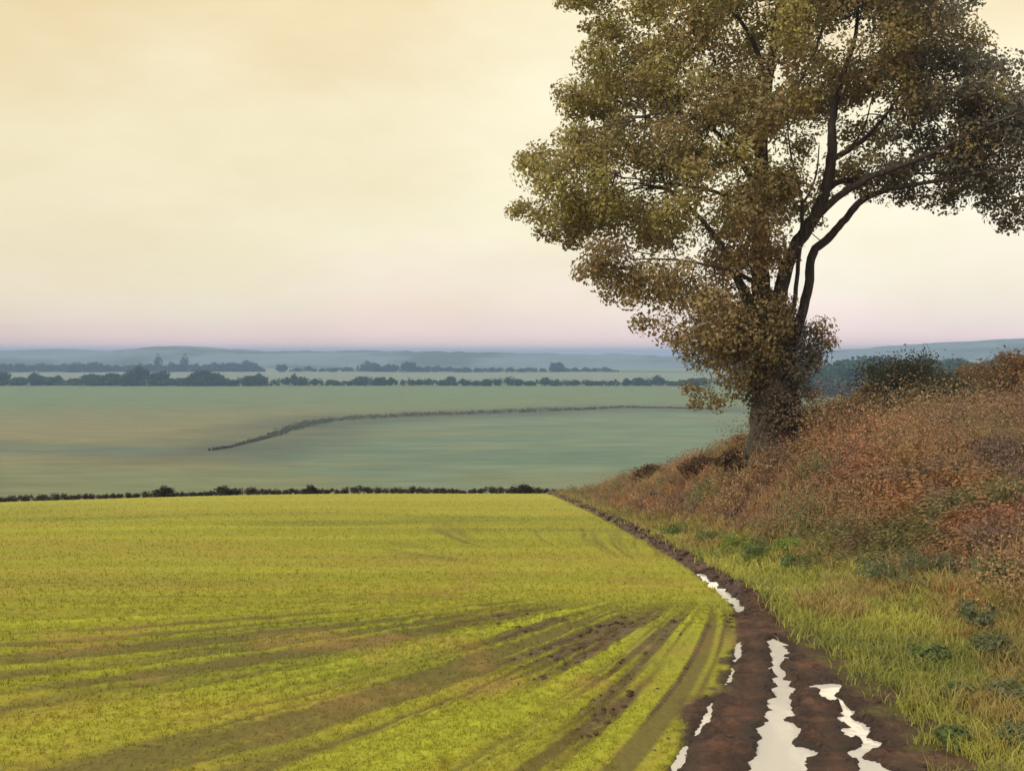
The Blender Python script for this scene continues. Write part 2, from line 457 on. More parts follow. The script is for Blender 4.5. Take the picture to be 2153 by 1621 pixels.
# valley
def plain(u, v):
    y = (EYE - VALLEY) * FPX / (v - HV)
    return ((u - HU) / FPX * y, y)
vs_ = sst(90, 150, GY)
va = np.broadcast_to(np.array((.155, .165, .072)), C.shape)
va = mixc(va, (.200, .165, .075), sst(200, 230, GY) * (1 - sst(300, 450, GY)) * .8)
va = mixc(va, (.130, .170, .075), sst(380, 520, GY))
R_PARC = [plain(*p) for p in [(470, 948), (560, 920), (640, 892), (760, 880), (900, 870), (1100, 862), (1300, 856), (1560, 858),
                              (1750, 860), (1750, 1010), (1400, 1100), (900, 1060), (760, 1000), (640, 985), (540, 968)]]
CURVE = [plain(*p) for p in [(400, 949), (440, 946), (480, 940), (560, 920), (640, 893), (700, 884), (800, 878), (900, 872), (1050, 867), (1200, 862), (1300, 857), (1420, 858), (1500, 860)]]
B_PARC = [plain(*p) for p in [(-400, 930), (0, 928), (230, 934), (420, 944), (320, 955), (0, 952), (-400, 956)]]
vsel = GY > 80
pm = np.zeros(GX.shape); pb = np.zeros(GX.shape)
for arr, poly, soft in ((pm, R_PARC, 14.), (pb, B_PARC, 8.)):
    dd = poly_dist(GX[vsel], GY[vsel], poly); ii = in_poly(GX[vsel], GY[vsel], poly)
    arr[vsel] = sst(-soft, soft, np.where(ii, dd, -dd))
va = mixc(va, (.118, .172, .105), pm * .85)
va = mixc(va, (.165, .185, .095), pm * sst(.48, .66, fbm(GX / 45, GY / 14, 161)) * .6)
va = mixc(va, (.095, .140, .085), pm * sst(.52, .68, fbm(GX / 70 + 4, GY / 20, 163)) * .6)
va[vsel] = mixc(va[vsel], (.070, .078, .052), (1 - sst(3, 48, poly_dist(GX[vsel], GY[vsel], CURVE, False) + 22 * (fbm(GX[vsel] / 25, GY[vsel] / 12, 165) - .5))) * .75)
va = mixc(va, (.085, .120, .085), pb * .8)
va = mixc(va, (.150, .150, .062), sst(.52, .75, fbm(GX / 60, GY / 25, 91)) * .5)
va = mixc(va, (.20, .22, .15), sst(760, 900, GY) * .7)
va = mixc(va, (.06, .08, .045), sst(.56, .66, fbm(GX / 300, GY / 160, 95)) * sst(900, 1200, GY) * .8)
va = va * np.array((.92, 1.02, 1.25))  # blue cast of the valley mist mixed into the field colours
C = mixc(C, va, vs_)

ny, nx = GX.shape
V = np.stack([GX, GY, Z], -1).reshape(-1, 3)
ii = np.arange(ny * nx).reshape(ny, nx)
F = np.stack([ii[:-1, :-1], ii[:-1, 1:], ii[1:, 1:], ii[1:, :-1]], -1).reshape(-1, 4)
fm = lambda a: a.reshape(-1)[F].mean(1)
f_mud, f_y, f_d, f_br, f_e, f_w = fm(mud), fm(GY), fm(d), fm(brw), fm(edge), fm(w)
reg = np.where(f_y > 100, 4, np.where((f_mud > .5) & (f_y < 75), 0, np.where(f_d < 0, 1, np.where(f_br > .5, 3, 2))))
Ct = C.reshape(-1, 3)
for k, (nm, mt, lab) in enumerate((
        ('track', M_MUD, 'rutted wet brown mud track along the edge of the crop field'),
        ('crop_field', M_FIELD, 'bright yellow green crop field sloping away to the hedge'),
        ('verge', M_VERGE, 'rough green grass verge between the mud track and the brown bank'),
        ('bank', M_BANK, 'brown bank of dead bracken rising on the right of the track'),
        ('valley_fields', M_VALLEY, 'misty green fields on the valley floor beyond the hedge'))):
    f = F[reg == k]
    used, inv = np.unique(f, return_inverse=True)
    o = link(nm, mesh_np(nm, V[used], inv.reshape(-1, 4), Ct[used], True), mt)
    tag(o, lab, kind='structure')

# puddle water
for poly, zz, lab in PUDDLES:
    p = np.array(poly)
    pts = p
    # grid the interior so the stepped water keeps its level
    me = bpy.data.meshes.new('puddle')
    if zz is not None:
        me.from_pydata([(x, y, zz[0]) for x, y in pts], [], [list(range(len(pts)))])
    else:
        # upper rut: quads across, from far end to near end
        n = len(pts); vs2 = [(x, y, float(stair(y))) for x, y in pts]
        me.from_pydata(vs2, [], [list(range(n))])
        import bmesh
        bm = bmesh.new(); bm.from_mesh(me); bmesh.ops.triangulate(bm, faces=bm.faces[:]); bm.to_mesh(me); bm.free()
    o = link('puddle', me, M_WATER); tag(o, lab, kind='structure', group='puddles in the ruts')

# far hills: ridges on the plain
def hills(name, y0, prof, depth, seed, col, lab, bump=3.0):
    us = np.linspace(-700, 2900, 420)
    xs = (us - HU) / FPX * y0
    top = (HV - smooth_interp(us, [p[0] for p in prof], [p[1] for p in prof])) / FPX * y0 + EYE
    top = top + (fbm(us / 22., us * 0, seed, 4) - .5) * bump
    rows = np.linspace(-1, 1, 21)
    VV = []
    for r in rows:
        h = (1 - r * r) ** 1.2
        zz_ = VALLEY - 2 + (top - VALLEY + 2) * h + (fbm(us / 40., us * 0 + r * 4, seed + 3, 3) - .5) * 6 * h * (abs(r) > .05)
        VV.append(np.stack([xs * (1 + .0 * r), np.full_like(xs, y0) + r * depth, zz_], -1))
    VV = np.array(VV); a, b = VV.shape[:2]
    q = np.arange(a * b).reshape(a, b)
    FF = np.stack([q[:-1, :-1], q[:-1, 1:], q[1:, 1:], q[1:, :-1]], -1).reshape(-1, 4)
    cc = np.broadcast_to(np.array(col), (a, b, 3))
    cc = mixc(cc, (.045, .065, .05), sst(.5, .62, fbm(VV[..., 0] / 260, VV[..., 1] / 90, seed + 9)) * .8)
    o = link(name, mesh_np(name, VV.reshape(-1, 3), FF, cc.reshape(-1, 3), True), M_HILL)
    tag(o, lab, kind='structure')
hills('hills', 2050, [(-700, 742), (-200, 740), (0, 738), (120, 733), (200, 740), (300, 734), (380, 728), (470, 733), (560, 739), (800, 738),
                      (1000, 741), (1150, 743), (1250, 746), (1300, 744), (1400, 749), (1600, 749), (1740, 740), (1900, 726), (2060, 716),
                      (2153, 712), (2400, 716), (2900, 730)], 400, 3, (.13, .18, .21),  # part of the distance haze painted into the hill colour
      'pale blue hills along the horizon behind all the trees', 6.0)

# ------------------------------------------------------------------ foliage builders
def unit(a):
    return a / (np.linalg.norm(a, axis=-1, keepdims=True) + 1e-9)
def leaves(Cn, nrm, L, W, col, droop=0.):
    """diamond leaves folded along the midrib -> verts, tris, tint"""
    n = len(Cn)
    r = rng.normal(size=(n, 3)); r[:, 2] -= droop
    t = unit(np.cross(np.cross(nrm, r), nrm)); b = np.cross(nrm, t)
    L = np.broadcast_to(L, n)[:, None]; W = np.broadcast_to(W, n)[:, None]
    v = np.stack([Cn - t * L * .5, Cn + b * W * .5 + nrm * W * .18, Cn + t * L * .5, Cn - b * W * .5 + nrm * W * .18], 1)
    base = np.arange(n)[:, None] * 4
    f = np.concatenate([base + [0, 1, 2], base + [0, 2, 3]], 0)
    return v.reshape(-1, 3), f, np.repeat(col, 4, 0)
def cat(parts):
    vs_, fs, cs, k = [], [], [], 0
    for v, f, c in parts:
        vs_.append(v); fs.append(f + k); cs.append(c); k += len(v)
    return np.concatenate(vs_), np.concatenate(fs), np.concatenate(cs)
def ball(n):
    p = unit(rng.normal(size=(n, 3)))
    return p * (rng.random(n)[:, None] ** .42)
def clump_leaves(cen, rad, n, L, pal, squash=.8, spread=.8, droop=0.):
    q = rng.normal(size=(n, 3)) * .50; q = q * np.minimum(1, 1.05 / (np.linalg.norm(q, axis=1, keepdims=True) + 1e-6)); p = q * np.array([rad, rad, rad * squash])
    nrm = unit(unit(q) * spread + rng.normal(size=(n, 3)) * .6 + np.array([0, 0, .35]))
    k = rng.integers(0, len(pal), n)
    col = np.asarray(pal)[k] * rng.uniform(.8, 1.2, (n, 1))
    s = rng.uniform(.5, 1.35, n)
    return leaves(cen + p, nrm, L * s, L * .62 * s, col, droop)
def tube(pts, radii, seg=8):
    pts = np.asarray(pts, float); radii = np.asarray(radii, float)
    # Catmull-Rom resample
    t = np.linspace(0, len(pts) - 1, (len(pts) - 1) * 5 + 1)
    P = []
    for q in t:
        i = min(int(q), len(pts) - 2); f = q - i
        p0, p1, p2, p3 = pts[max(i - 1, 0)], pts[i], pts[i + 1], pts[min(i + 2, len(pts) - 1)]
        P.append(.5 * (2 * p1 + (p2 - p0) * f + (2 * p0 - 5 * p1 + 4 * p2 - p3) * f * f + (3 * p1 - p0 - 3 * p2 + p3) * f ** 3))
    P = np.array(P); R = np.interp(t, np.arange(len(pts)), radii)
    P[1:-1] += (rng.random((len(P) - 2, 3)) - .5) * R[1:-1, None] * .25
    T = unit(np.gradient(P, axis=0))
    A = np.zeros_like(P); a0 = np.array([1., 0, 0]) if abs(T[0, 0]) < .8 else np.array([0, 1., 0])
    for q in range(len(P)):
        a0 = a0 - T[q] * (a0 @ T[q]); a0 = a0 / (np.linalg.norm(a0) + 1e-9); A[q] = a0
    B = np.cross(T, A)
    ang = np.linspace(0, 2 * math.pi, seg, endpoint=False)
    V = P[:, None] + (A[:, None] * np.cos(ang)[None, :, None] + B[:, None] * np.sin(ang)[None, :, None]) * (R[:, None, None] * (1 + .12 * (rng.random((len(P), seg, 1)) - .5)))
    n = len(P); q = np.arange(n * seg).reshape(n, seg); q2 = np.roll(q, -1, 1)
    F = np.stack([q[:-1], q2[:-1], q2[1:], q[1:]], -1).reshape(-1, 4)
    return V.reshape(-1, 3), np.concatenate([F[:, [0, 1, 2]], F[:, [0, 2, 3]]]), P, R
def thing(name, loc, label, cat_, group=None):
    o = bpy.data.objects.new(name, None); o.empty_display_size = .3
    COL.objects.link(o); o.location = loc
    return tag(o, label, cat_, group)

# ------------------------------------------------------------------ the big tree
TYD = 30.0
def tp(u, v, dy=0.):
    """photo position on the tree's own upright plane -> metres from the tree's foot, plus depth offset"""
    return np.array([(u - HU) / FPX * TYD, dy, EYE - (v - HV) / FPX * TYD])
bx, by = (1625 - HU) / FPX * TYD, TYD
bz = float(z_base(bx, by)) - .1
ORG = np.array([bx, 0, bz])
tree = thing('tree', (bx, by, bz), 'tall ivy clad tree with several stems and an olive brown crown on the bank', 'tree')
limb_defs = [
    ('trunk', [(1622, 960, 0, .80), (1625, 900, 0, .70), (1628, 830, 0, .66), (1630, 760, 0, .60), (1632, 700, 0, .50), (1632, 660, .1, .34)]),
    ('limb', [(1616, 720, 0, .46), (1602, 640, 0, .40), (1597, 540, 0, .34), (1600, 430, 0, .31), (1603, 330, .1, .27), (1608, 230, .2, .23), (1625, 140, .3, .18), (1640, 30, .3, .13), (1652, -110, .2, .06)]),
    ('limb', [(1612, 700, .1, .30), (1585, 640, .3, .24), (1563, 590, .6, .18), (1535, 520, .9, .14), (1490, 450, 1.2, .10), (1420, 380, 1.4, .05)]),
    ('limb', [(1640, 715, -.1, .38), (1634, 640, -.2, .30), (1650, 560, -.3, .27), (1672, 510, -.4, .26), (1705, 455, -.5, .24), (1724, 400, -.6, .21), (1736, 330, -.6, .19), (1738, 270, -.5, .16), (1755, 190, -.4, .12), (1790, 80, -.4, .08), (1800, -60, -.2, .04)]),
    ('limb', [(1664, 735, .2, .26), (1690, 670, .3, .20), (1706, 600, .3, .18), (1716, 530, .3, .17), (1748, 498, .2, .16), (1778, 460, 0, .14), (1805, 425, -.3, .13), (1850, 408, -.8, .10), (1940, 396, -1.5, .07), (2060, 378, -2.2, .03)]),
    ('limb', [(1650, 720, -.3, .11), (1662, 640, -.4, .09), (1668, 560, -.5, .08), (1673, 490, -.6, .075), (1674, 435, -.6, .065), (1660, 380, -.7, .05), (1648, 330, -.7, .035), (1640, 250, -.7, .02)]),
    ('limb', [(1674, 438, -.6, .055), (1692, 410, -.5, .045), (1708, 370, -.4, .035), (1716, 310, -.3, .02)]),
    ('limb', [(1645, 725, .3, .08), (1652, 660, .5, .065), (1650, 600, .6, .055), (1668, 560, .7, .04), (1700, 540, .8, .025)]),
    ('limb', [(1696, 470, -.5, .17), (1740, 425, -.9, .14), (1800, 388, -1.4, .12), (1880, 360, -2., .09), (1960, 320, -2.6, .06), (2060, 280, -3.2, .03)]),
    ('limb', [(1722, 410, -.6, .13), (1760, 385, -.2, .11), (1820, 372, .4, .09), (1900, 345, 1.2, .07), (2000, 340, 2., .05), (2090, 330, 2.6, .03)]),
    ('limb', [(1734, 345, -.6, .12), (1775, 322, -.3, .10), (1820, 290, 0, .08), (1870, 240, .4, .06), (1930, 160, .8, .03)]),
    ('limb', [(1770, 325, -.3, .05), (1790, 300, -.5, .04), (1805, 270, -.6, .03), (1820, 200, -.7, .02)]),
    ('limb', [(1600, 425, 0, .17), (1572, 385, -.5, .13), (1535, 345, -1., .10), (1480, 300, -1.6, .07), (1400, 270, -2., .04), (1310, 288, -2.3, .02)]),
    ('limb', [(1604, 300, .1, .12), (1560, 250, .9, .09), (1500, 200, 1.6, .07), (1420, 130, 2.2, .04), (1330, 90, 2.6, .02)]),
    ('limb', [(1606, 250, .2, .10), (1640, 225, -.3, .08), (1664, 190, -.8, .06), (1692, 120, -1.3, .04), (1720, 20, -1.6, .02)]),
    ('limb', [(1598, 500, 0, .12), (1555, 455, -1, .09), (1490, 430, -1.9, .07), (1400, 420, -2.6, .05), (1280, 410, -3., .02)]),
    ('limb', [(1602, 610, 0, .12), (1560, 590, -.8, .09), (1500, 575, -1.5, .06), (1400, 560, -2, .04), (1310, 560, -2.2, .02)]),
    ('limb', [(1618, 170, .3, .10), (1570, 90, -.5, .08), (1500, 30, -1.2, .06), (1400, -20, -1.8, .03)]),
]
AX = []     # points along the limbs, to hang twigs from
for nm, pts in limb_defs:
    P3 = [tp(u, v, dy) - ORG for u, v, dy, r in pts]
    if nm == 'trunk':
        P3[0][2] = -.4
    v, f, pc, R = tube(P3, [p[3] * (1 if nm == 'trunk' else .82) for p in pts], 14 if nm == 'trunk' else 8)
    if nm == 'trunk':   # flared, fluted foot
        h = np.clip(1 - v[:, 2] / 2.2, 0, 1); a = np.arctan2(v[:, 1], v[:, 0])
        v[:, :2] *= (1 + h ** 2 * (.08 + .08 * np.sin(a * 5 + .7)))[:, None]
    link(nm, mesh_np(nm, v, f, None, True), M_BARK, tree)
    if nm != 'trunk':
        AX.append(pc[4:])
AX = np.concatenate(AX)

OUT = [(1140, -20), (1175, 30), (1235, 45), (1225, 110), (1165, 185), (1180, 230), (1215, 262), (1110, 295), (1090, 350), (1108, 400), (1078, 450),
       (1130, 490), (1205, 520), (1222, 600), (1300, 640), (1335, 665), (1330, 705), (1400, 715), (1445, 745), (1470, 790), (1540, 815), (1560, 790),
       (1600, 720), (1640, 690), (1650, 600), (1672, 540), (1700, 500), (1735, 470), (1770, 430), (1840, 420), (1930, 430), (2010, 450), (2070, 425), (2105, 470),
       (2150, 490), (2260, 450), (2330, 330), (2300, 210), (2200, 175), (2120, 165), (2062, 130), (2040, 40), (2050, -40), (1980, -170), (1700, -230), (1400, -200), (1220, -110)]
HOLES = [(1688, 345, 44, 66), (1690, 245, 26, 40), (1793, 285, 26, 42), (1700, 560, 34, 60), (1650, 470, 18, 40), (1760, 440, 30, 22),
         (1515, 85, 20, 15), (1900, 180, 26, 24), (1585, 350, 15, 26), (1530, 370, 20, 18), (1420, 365, 13, 11), (1455, 390, 14, 12),
         (1665, 75, 16, 14), (1870, 330, 36, 18), (1940, 270, 30, 14), (2120, 215, 26, 22), (1430, 525, 22, 20), (1545, 595, 16, 16),
         (1475, 390, 12, 14), (1565, 230, 14, 22), (1780, 385, 24, 16), (1730, 90, 14, 18), (1880, 60, 16, 14), (1340, 250, 18, 14),
         (1250, 260, 20, 14), (1600, 590, 12, 22)]
def hole_f(u, v, grow=1.0):
    f = np.zeros(np.shape(u))
    for a, b, rx, ry in HOLES:
        f = np.maximum(f, 1 - sst(.75, 1.15, np.hypot((u - a) / (rx * grow), (v - b) / (ry * grow))))
    return f
PXM = TYD / FPX
parts = []; CENT = []
tries = 0
while len(CENT) < 720 and tries < 8000:
    tries += 1
    u = rng.uniform(1070, 2340); v = rng.uniform(-230, 820)
    if not in_poly(np.array([u]), np.array([v]), OUT)[0]:
        continue
    dist = float(poly_dist(np.array([u]), np.array([v]), OUT)[0]) * PXM
    r = rng.uniform(.45, 1.0)
    if dist < r * .65:
        r = max(.32, dist * 1.2)
    if hole_f(np.array([u]), np.array([v]), 1.2)[0] > .4:
        continue
    T = min(5.0, 1.1 * dist + .5)
    dy = (rng.random() ** .6) * T * (1 if rng.random() < .5 else -1)
    CENT.append((u, v, dy, r))
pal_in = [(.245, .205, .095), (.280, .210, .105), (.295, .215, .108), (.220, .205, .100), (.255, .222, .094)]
pal_lit = [(.340, .325, .105), (.310, .260, .105), (.380, .365, .115), (.270, .240, .105), (.300, .225, .108)]  # sun side of the crown: sunlight put into the leaf colour
pal_shade = [(.150, .154, .122), (.175, .158, .116), (.195, .166, .118), (.138, .148, .126)]  # right side of the crown: shade put into the leaf colour
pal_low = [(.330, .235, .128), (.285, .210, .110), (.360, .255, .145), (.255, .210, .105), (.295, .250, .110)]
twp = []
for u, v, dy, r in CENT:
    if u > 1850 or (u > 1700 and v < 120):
        pal = pal_shade if rng.random() < .75 else pal_in
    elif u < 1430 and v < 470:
        pal = pal_lit if rng.random() < .7 else pal_in
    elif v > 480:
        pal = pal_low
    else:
        pal = pal_in if rng.random() < .75 else pal_lit
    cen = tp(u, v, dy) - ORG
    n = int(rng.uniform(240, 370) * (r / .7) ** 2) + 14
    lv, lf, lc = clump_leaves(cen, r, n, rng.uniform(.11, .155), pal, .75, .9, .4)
    # leave the gaps between the limbs open
    cc = lv.reshape(-1, 4, 3).mean(1)
    uu = (cc[:, 0] + ORG[0]) / PXM + HU; vv = HV - (cc[:, 2] + ORG[2] - EYE) / PXM
    keep = rng.random(len(cc)) > hole_f(uu, vv, 1.22) * .97
    if keep.sum() < 5:
        continue
    lv = lv.reshape(-1, 4, 3)[keep].reshape(-1, 3); lc = lc.reshape(-1, 4, 3)[keep].reshape(-1, 3)
    base = np.arange(keep.sum())[:, None] * 4
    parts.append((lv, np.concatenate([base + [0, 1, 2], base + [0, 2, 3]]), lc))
    k = np.argmin(np.linalg.norm(AX - cen, axis=1) * rng.uniform(.75, 1.25, len(AX)) + .35 * np.maximum(0, AX[:, 2] - cen[2]))
    a = AX[k]; L = np.linalg.norm(cen - a)
    if L > 2.3 or rng.random() < .25:
        continue
    a = a + rng.normal(size=3) * .05
    mid = (a + cen) / 2 + rng.normal(size=3) * L * .08 + np.array([0, 0, .10 * L])
    tv, tf, _, _ = tube([a, mid, cen], [.014 + .008 * L, .012 + .004 * L, .006], 4)
    twp.append((tv, tf, tv * 0))
v, f, c = cat(parts)
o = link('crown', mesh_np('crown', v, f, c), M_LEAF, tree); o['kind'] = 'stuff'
v, f, c = cat(twp)
o = link('twigs', mesh_np('twigs', v, f, None, True), M_BARK, tree); o['kind'] = 'stuff'
# ivy and sprouts round the trunk
parts = []
IVY = [(1590, 1668, 905), (1588, 1672, 860), (1592, 1668, 885), (1580, 1682, 820), (1565, 1695, 780), (1515, 1720, 740), (1490, 1725, 710), (1530, 1700, 680), (1590, 1660, 660)]
for u0, u1, v0 in IVY:
    for k in range(24):
        u = rng.uniform(u0, u1); v1 = v0 + rng.uniform(-25, 25); dy = -abs(rng.normal(.55, .45)) if rng.random() < .7 else rng.uniform(-.6, 1.2)
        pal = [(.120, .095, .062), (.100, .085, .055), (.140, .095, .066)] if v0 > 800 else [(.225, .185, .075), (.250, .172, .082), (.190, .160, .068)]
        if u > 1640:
            pal = [(.085, .078, .060), (.098, .085, .062), (.108, .082, .060)]  # right half of the trunk: shade painted into the ivy colour
        if v0 > 800:
            dy *= .7
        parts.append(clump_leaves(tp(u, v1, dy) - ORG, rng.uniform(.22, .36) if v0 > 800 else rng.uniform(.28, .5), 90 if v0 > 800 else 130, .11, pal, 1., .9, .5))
for (u, v1, r) in [(1560, 800, .5), (1545, 830, .4), (1480, 830, .5), (1450, 815, .35), (1500, 845, .4), (1462, 850, .25), (1720, 690, .45), (1735, 720, .35), (1700, 740, .4), (1700, 830, .35), (1690, 870, .3), (1715, 760, .3), (1440, 740, .5), (1400, 705, .5), (1470, 760, .55), (1500, 770, .6), (1530, 790, .5)]:
    parts.append(clump_leaves(tp(u, v1, rng.uniform(-.8, .2)) - ORG, r, int(420 * r), .11, [(.22, .165, .075), (.19, .15, .066), (.25, .18, .08)], .8, .9, .5))
v, f, c = cat(parts)
o = link('ivy', mesh_np('ivy', v, f, c), M_LEAF, tree); o['kind'] = 'stuff'

# ------------------------------------------------------------------ smaller trees and shrubs
def crown_np(w, h, n_clump, n_leaf, L, pal, base=.1, lobes=None):
    parts = []
    for k in range(n_clump):
        q = ball(1)[0]
        hh = (q[2] * .5 + .5)
        wid = math.sin(math.pi * min(1, max(.12, .15 + .78 * hh))) ** .7
        cen = np.array([q[0] * w * .42 * wid, q[1] * w * .42 * wid, h * (base + (1 - base) * .92 * hh)])
        parts.append(clump_leaves(cen, w * rng.uniform(.10, .2), n_leaf, L, pal, .75, 1.))
    return cat(parts)
def small_tree_meshes(nm, w, h, pal, ncl, nl, L, base):
    v, f, c = crown_np(w, h, ncl, nl, L, pal, base)
    cm = mesh_np(nm + '_crown', v, f, c); cm.materials.append(M_FAR)
    lean = rng.normal(size=2) * w * .03
    tv, tf, _, _ = tube([(0, 0, -1.0), (lean[0], lean[1], h * .35), (lean[0] * 2, lean[1] * 2, h * .75)], [w * .045, w * .03, w * .01], 7)
    tm = mesh_np(nm + '_trunk', tv, tf, None, True); tm.materials.append(M_BARK)
    return tm, cm
GREEN = [(.020, .050, .022), (.028, .060, .024), (.018, .044, .022), (.034, .062, .024)]
BLUEG = [(.022, .036, .036), (.028, .042, .038), (.020, .032, .034)]  # far trees: some haze blue painted into the leaf colour
protos = {}
for key, w, h, pal, base in (('round', 12, 10, GREEN, .02), ('broad', 16, 10, GREEN, .0), ('tall', 8, 13, GREEN, .1), ('low', 14, 6, GREEN, .0),
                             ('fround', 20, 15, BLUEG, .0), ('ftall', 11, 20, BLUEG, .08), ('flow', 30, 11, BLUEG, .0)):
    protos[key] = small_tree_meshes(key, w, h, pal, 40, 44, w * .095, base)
def put_tree(key, x, y, s, label, group, name='tree', sink=.3):
    tm, cm = protos[key]
    z = float(z_base(x, y)) - sink
    r = thing(name, (x, y, z), label, 'tree', group)
    r.rotation_euler = (0, 0, rng.uniform(0, 6.28)); r.scale = (s, s, s * rng.uniform(.9, 1.1))
    for n_, me in (('trunk', tm), ('crown', cm)):
        o = bpy.data.objects.new(n_, me); COL.objects.link(o); o.parent = r
    return r
# line of dark green trees across the valley
LINE_Y = 760.
def lx(u, y):
    return (u - HU) / FPX * y
G1 = 'dark green trees along the valley hedge line'
for u, key, s, lab in ((75, 'round', .95, 'dark round tree near the left end of the green hedge line'),
                       (192, 'low', 1.3, 'low dome shaped tree second along the green hedge line'),
                       (290, 'round', 1.40, 'tallest dark green tree, peaked dome standing in the valley hedge line'),
                       (335, 'broad', 1.0, 'broad dark tree leaning against the tallest tree of the hedge line'),
                       (432, 'broad', 1.20, 'wide dark tree with humped crown right of the tallest hedge line tree'),
                       (622, 'tall', .75, 'small upright tree standing alone in the thin part of the hedge line'),
                       (760, 'low', .95, 'low dark thicket tree right of the small upright hedge line tree'),
                       (1385, 'round', .80, 'rounded dark tree in the hedge line just left of the big tree')):
    put_tree(key, lx(u, LINE_Y), LINE_Y + rng.uniform(-8, 8), s * 1.25, lab, G1)
for u in list(np.arange(-150, 560, 20)) + list(np.arange(566, 1500, 24)):
    u = u + rng.uniform(-8, 8)
    sm = 1.15 if u < 560 else .75
    put_tree(('low', 'round', 'broad', 'low')[rng.integers(0, 4)], lx(u, LINE_Y), LINE_Y + rng.uniform(-14, 20), sm * rng.uniform(.75, 1.05),
             'small dark green tree filling the long hedge line across the valley', G1)
# wood on the right behind the bank
G2 = 'trees of the teal wood behind the bank'
for row, yy in enumerate((560., 600., 640.)):
    for u in np.arange(1650, 2440, 46):
        u = u + rng.uniform(-10, 10)
        s = np.interp(u, [1660, 1850, 2150], [1.9, 2.15, 2.3]) * rng.uniform(.9, 1.08) * (1 + .06 * row)
        put_tree(('round', 'broad', 'round')[rng.integers(0, 3)], lx(u, yy), yy + rng.uniform(-10, 10), s,
                 'green tree in the rounded wood behind the brown bank', G2)
# blue tree line
FAR_Y = 1350.
G3 = 'hazy blue trees in the far tree line'
def far_tree(u, key, s, lab):
    y = FAR_Y + rng.uniform(-30, 60)
    put_tree(key, lx(u, y), y, s * 1.45, lab, G3)
for u, key, s, lab in ((45, 'fround', .70, 'small blue tree at the far left end of the far tree line'),
                       (200, 'fround', .85, 'pointed blue tree rising above the far line, left of the twin tall trees'),
                       (333, 'ftall', .90, 'tall narrow blue tree, left one of the two in the far tree line'),
                       (388, 'ftall', .85, 'tall blue tree, right one of the two in the far tree line'),
                       (520, 'flow', .85, 'rounded blue clump at the end of the long far tree line'),
                       (592, 'fround', .62, 'lone little blue tree standing in a gap of the far line'),
                       (775, 'flow', .78, 'blue tree at the start of the second far tree line'),
                       (860, 'fround', .85, 'highest blue tree of the second far tree line'),
                       (1170, 'fround', .80, 'blue tree at the right end of the far line by the big tree')):
    far_tree(u, key, s, lab)
for u in list(np.arange(-60, 540, 19)) + list(np.arange(620, 740, 28)) + list(np.arange(790, 1290, 22)):
    big = 1.0 if (u < 540) else (.55 if u < 760 else np.interp(u, [790, 900, 1000, 1260], [.9, .8, .55, .5]))
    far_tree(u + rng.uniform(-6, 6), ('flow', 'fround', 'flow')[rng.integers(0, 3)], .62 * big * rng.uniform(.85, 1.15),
             'hazy blue tree filling the far tree line below the hills')

# hedges
def hedge(name, path, h, w, step, n, L, pal, label, gap=0., taper=0.):
    p = np.array(path, float); parts = []
    seg = np.hypot(*(np.diff(p, axis=0).T)); cum = np.concatenate([[0], np.cumsum(seg)])
    for t in np.arange(0, cum[-1], step):
        if rng.random() < gap:
            continue
        x = np.interp(t, cum, p[:, 0]); y = np.interp(t, cum, p[:, 1])
        hh = h * (.35 + 1.3 * fbm(np.array([t / (h * 4)]), np.array([3.3]), 77, 3)[0])
        tp_ = max(.15, min(1, t / taper, (cum[-1] - t) / taper)) if taper else 1.
        hh *= .3 + .7 * tp_
        for k in range(2):
            xx = x + rng.normal() * w * .3 * tp_; yy = y + rng.normal() * w * .3 * tp_
            z = float(z_base(xx, yy))
            parts.append(clump_leaves(np.array([xx, yy, z + hh * rng.uniform(.25, .75)]), hh * rng.uniform(.32, .5), n, L, pal, .9, 1.))
    v, f, c = cat(parts)
    cen = np.array([p[len(p) // 2][0], p[len(p) // 2][1], float(z_base(*p[len(p) // 2]))])
    o = link(name, mesh_np(name, v - cen, f, c), M_FAR); o.location = cen
    return tag(o, label, 'hedge')
DARKB = [(.030, .022, .014), (.040, .030, .018), (.045, .032, .020), (.028, .026, .016)]
hy = lambda u, y: (lx(u, y), y)
hedge('hedge', [hy(-120, 64.5), hy(100, 64.5), hy(400, 64.5), hy(700, 65), hy(950, 65.5), hy(1130, 66), hy(1175, 66)], .46, .7, .15, 48, .11, DARKB,
      'low dark brown hedge along the far edge of the crop field')
VH = [(.088, .104, .072), (.096, .106, .072), (.080, .094, .068)]
hedge('hedge', CURVE[1:], 1.5, 7.0, .36, 13, .40, VH, 'soft dark hedge curving up round the teal field in the valley', 0, 90.)
hedge('hedge', [plain(*p) for p in [(-400, 811), (0, 811), (500, 811), (900, 811), (1470, 811), (1700, 811)]], 5.5, 3., 2.6, 26, 1.6, GREEN,
      'long green hedge running under the line of dark trees')

hedge('hedge', [(lx(u, FAR_Y - 8), FAR_Y - 8) for u in (-100, 100, 300, 560)], 9., 6., 4., 22, 3., BLUEG,
      'bluish far hedge along the foot of the left far tree line', 0, 20.)
hedge('hedge', [(lx(u, FAR_Y - 8), FAR_Y - 8) for u in (610, 740, 900, 1100, 1300)], 5.5, 6., 3.5, 20, 2.4, BLUEG,
      'bluish far hedge along the foot of the right far tree line', 0, 20.)
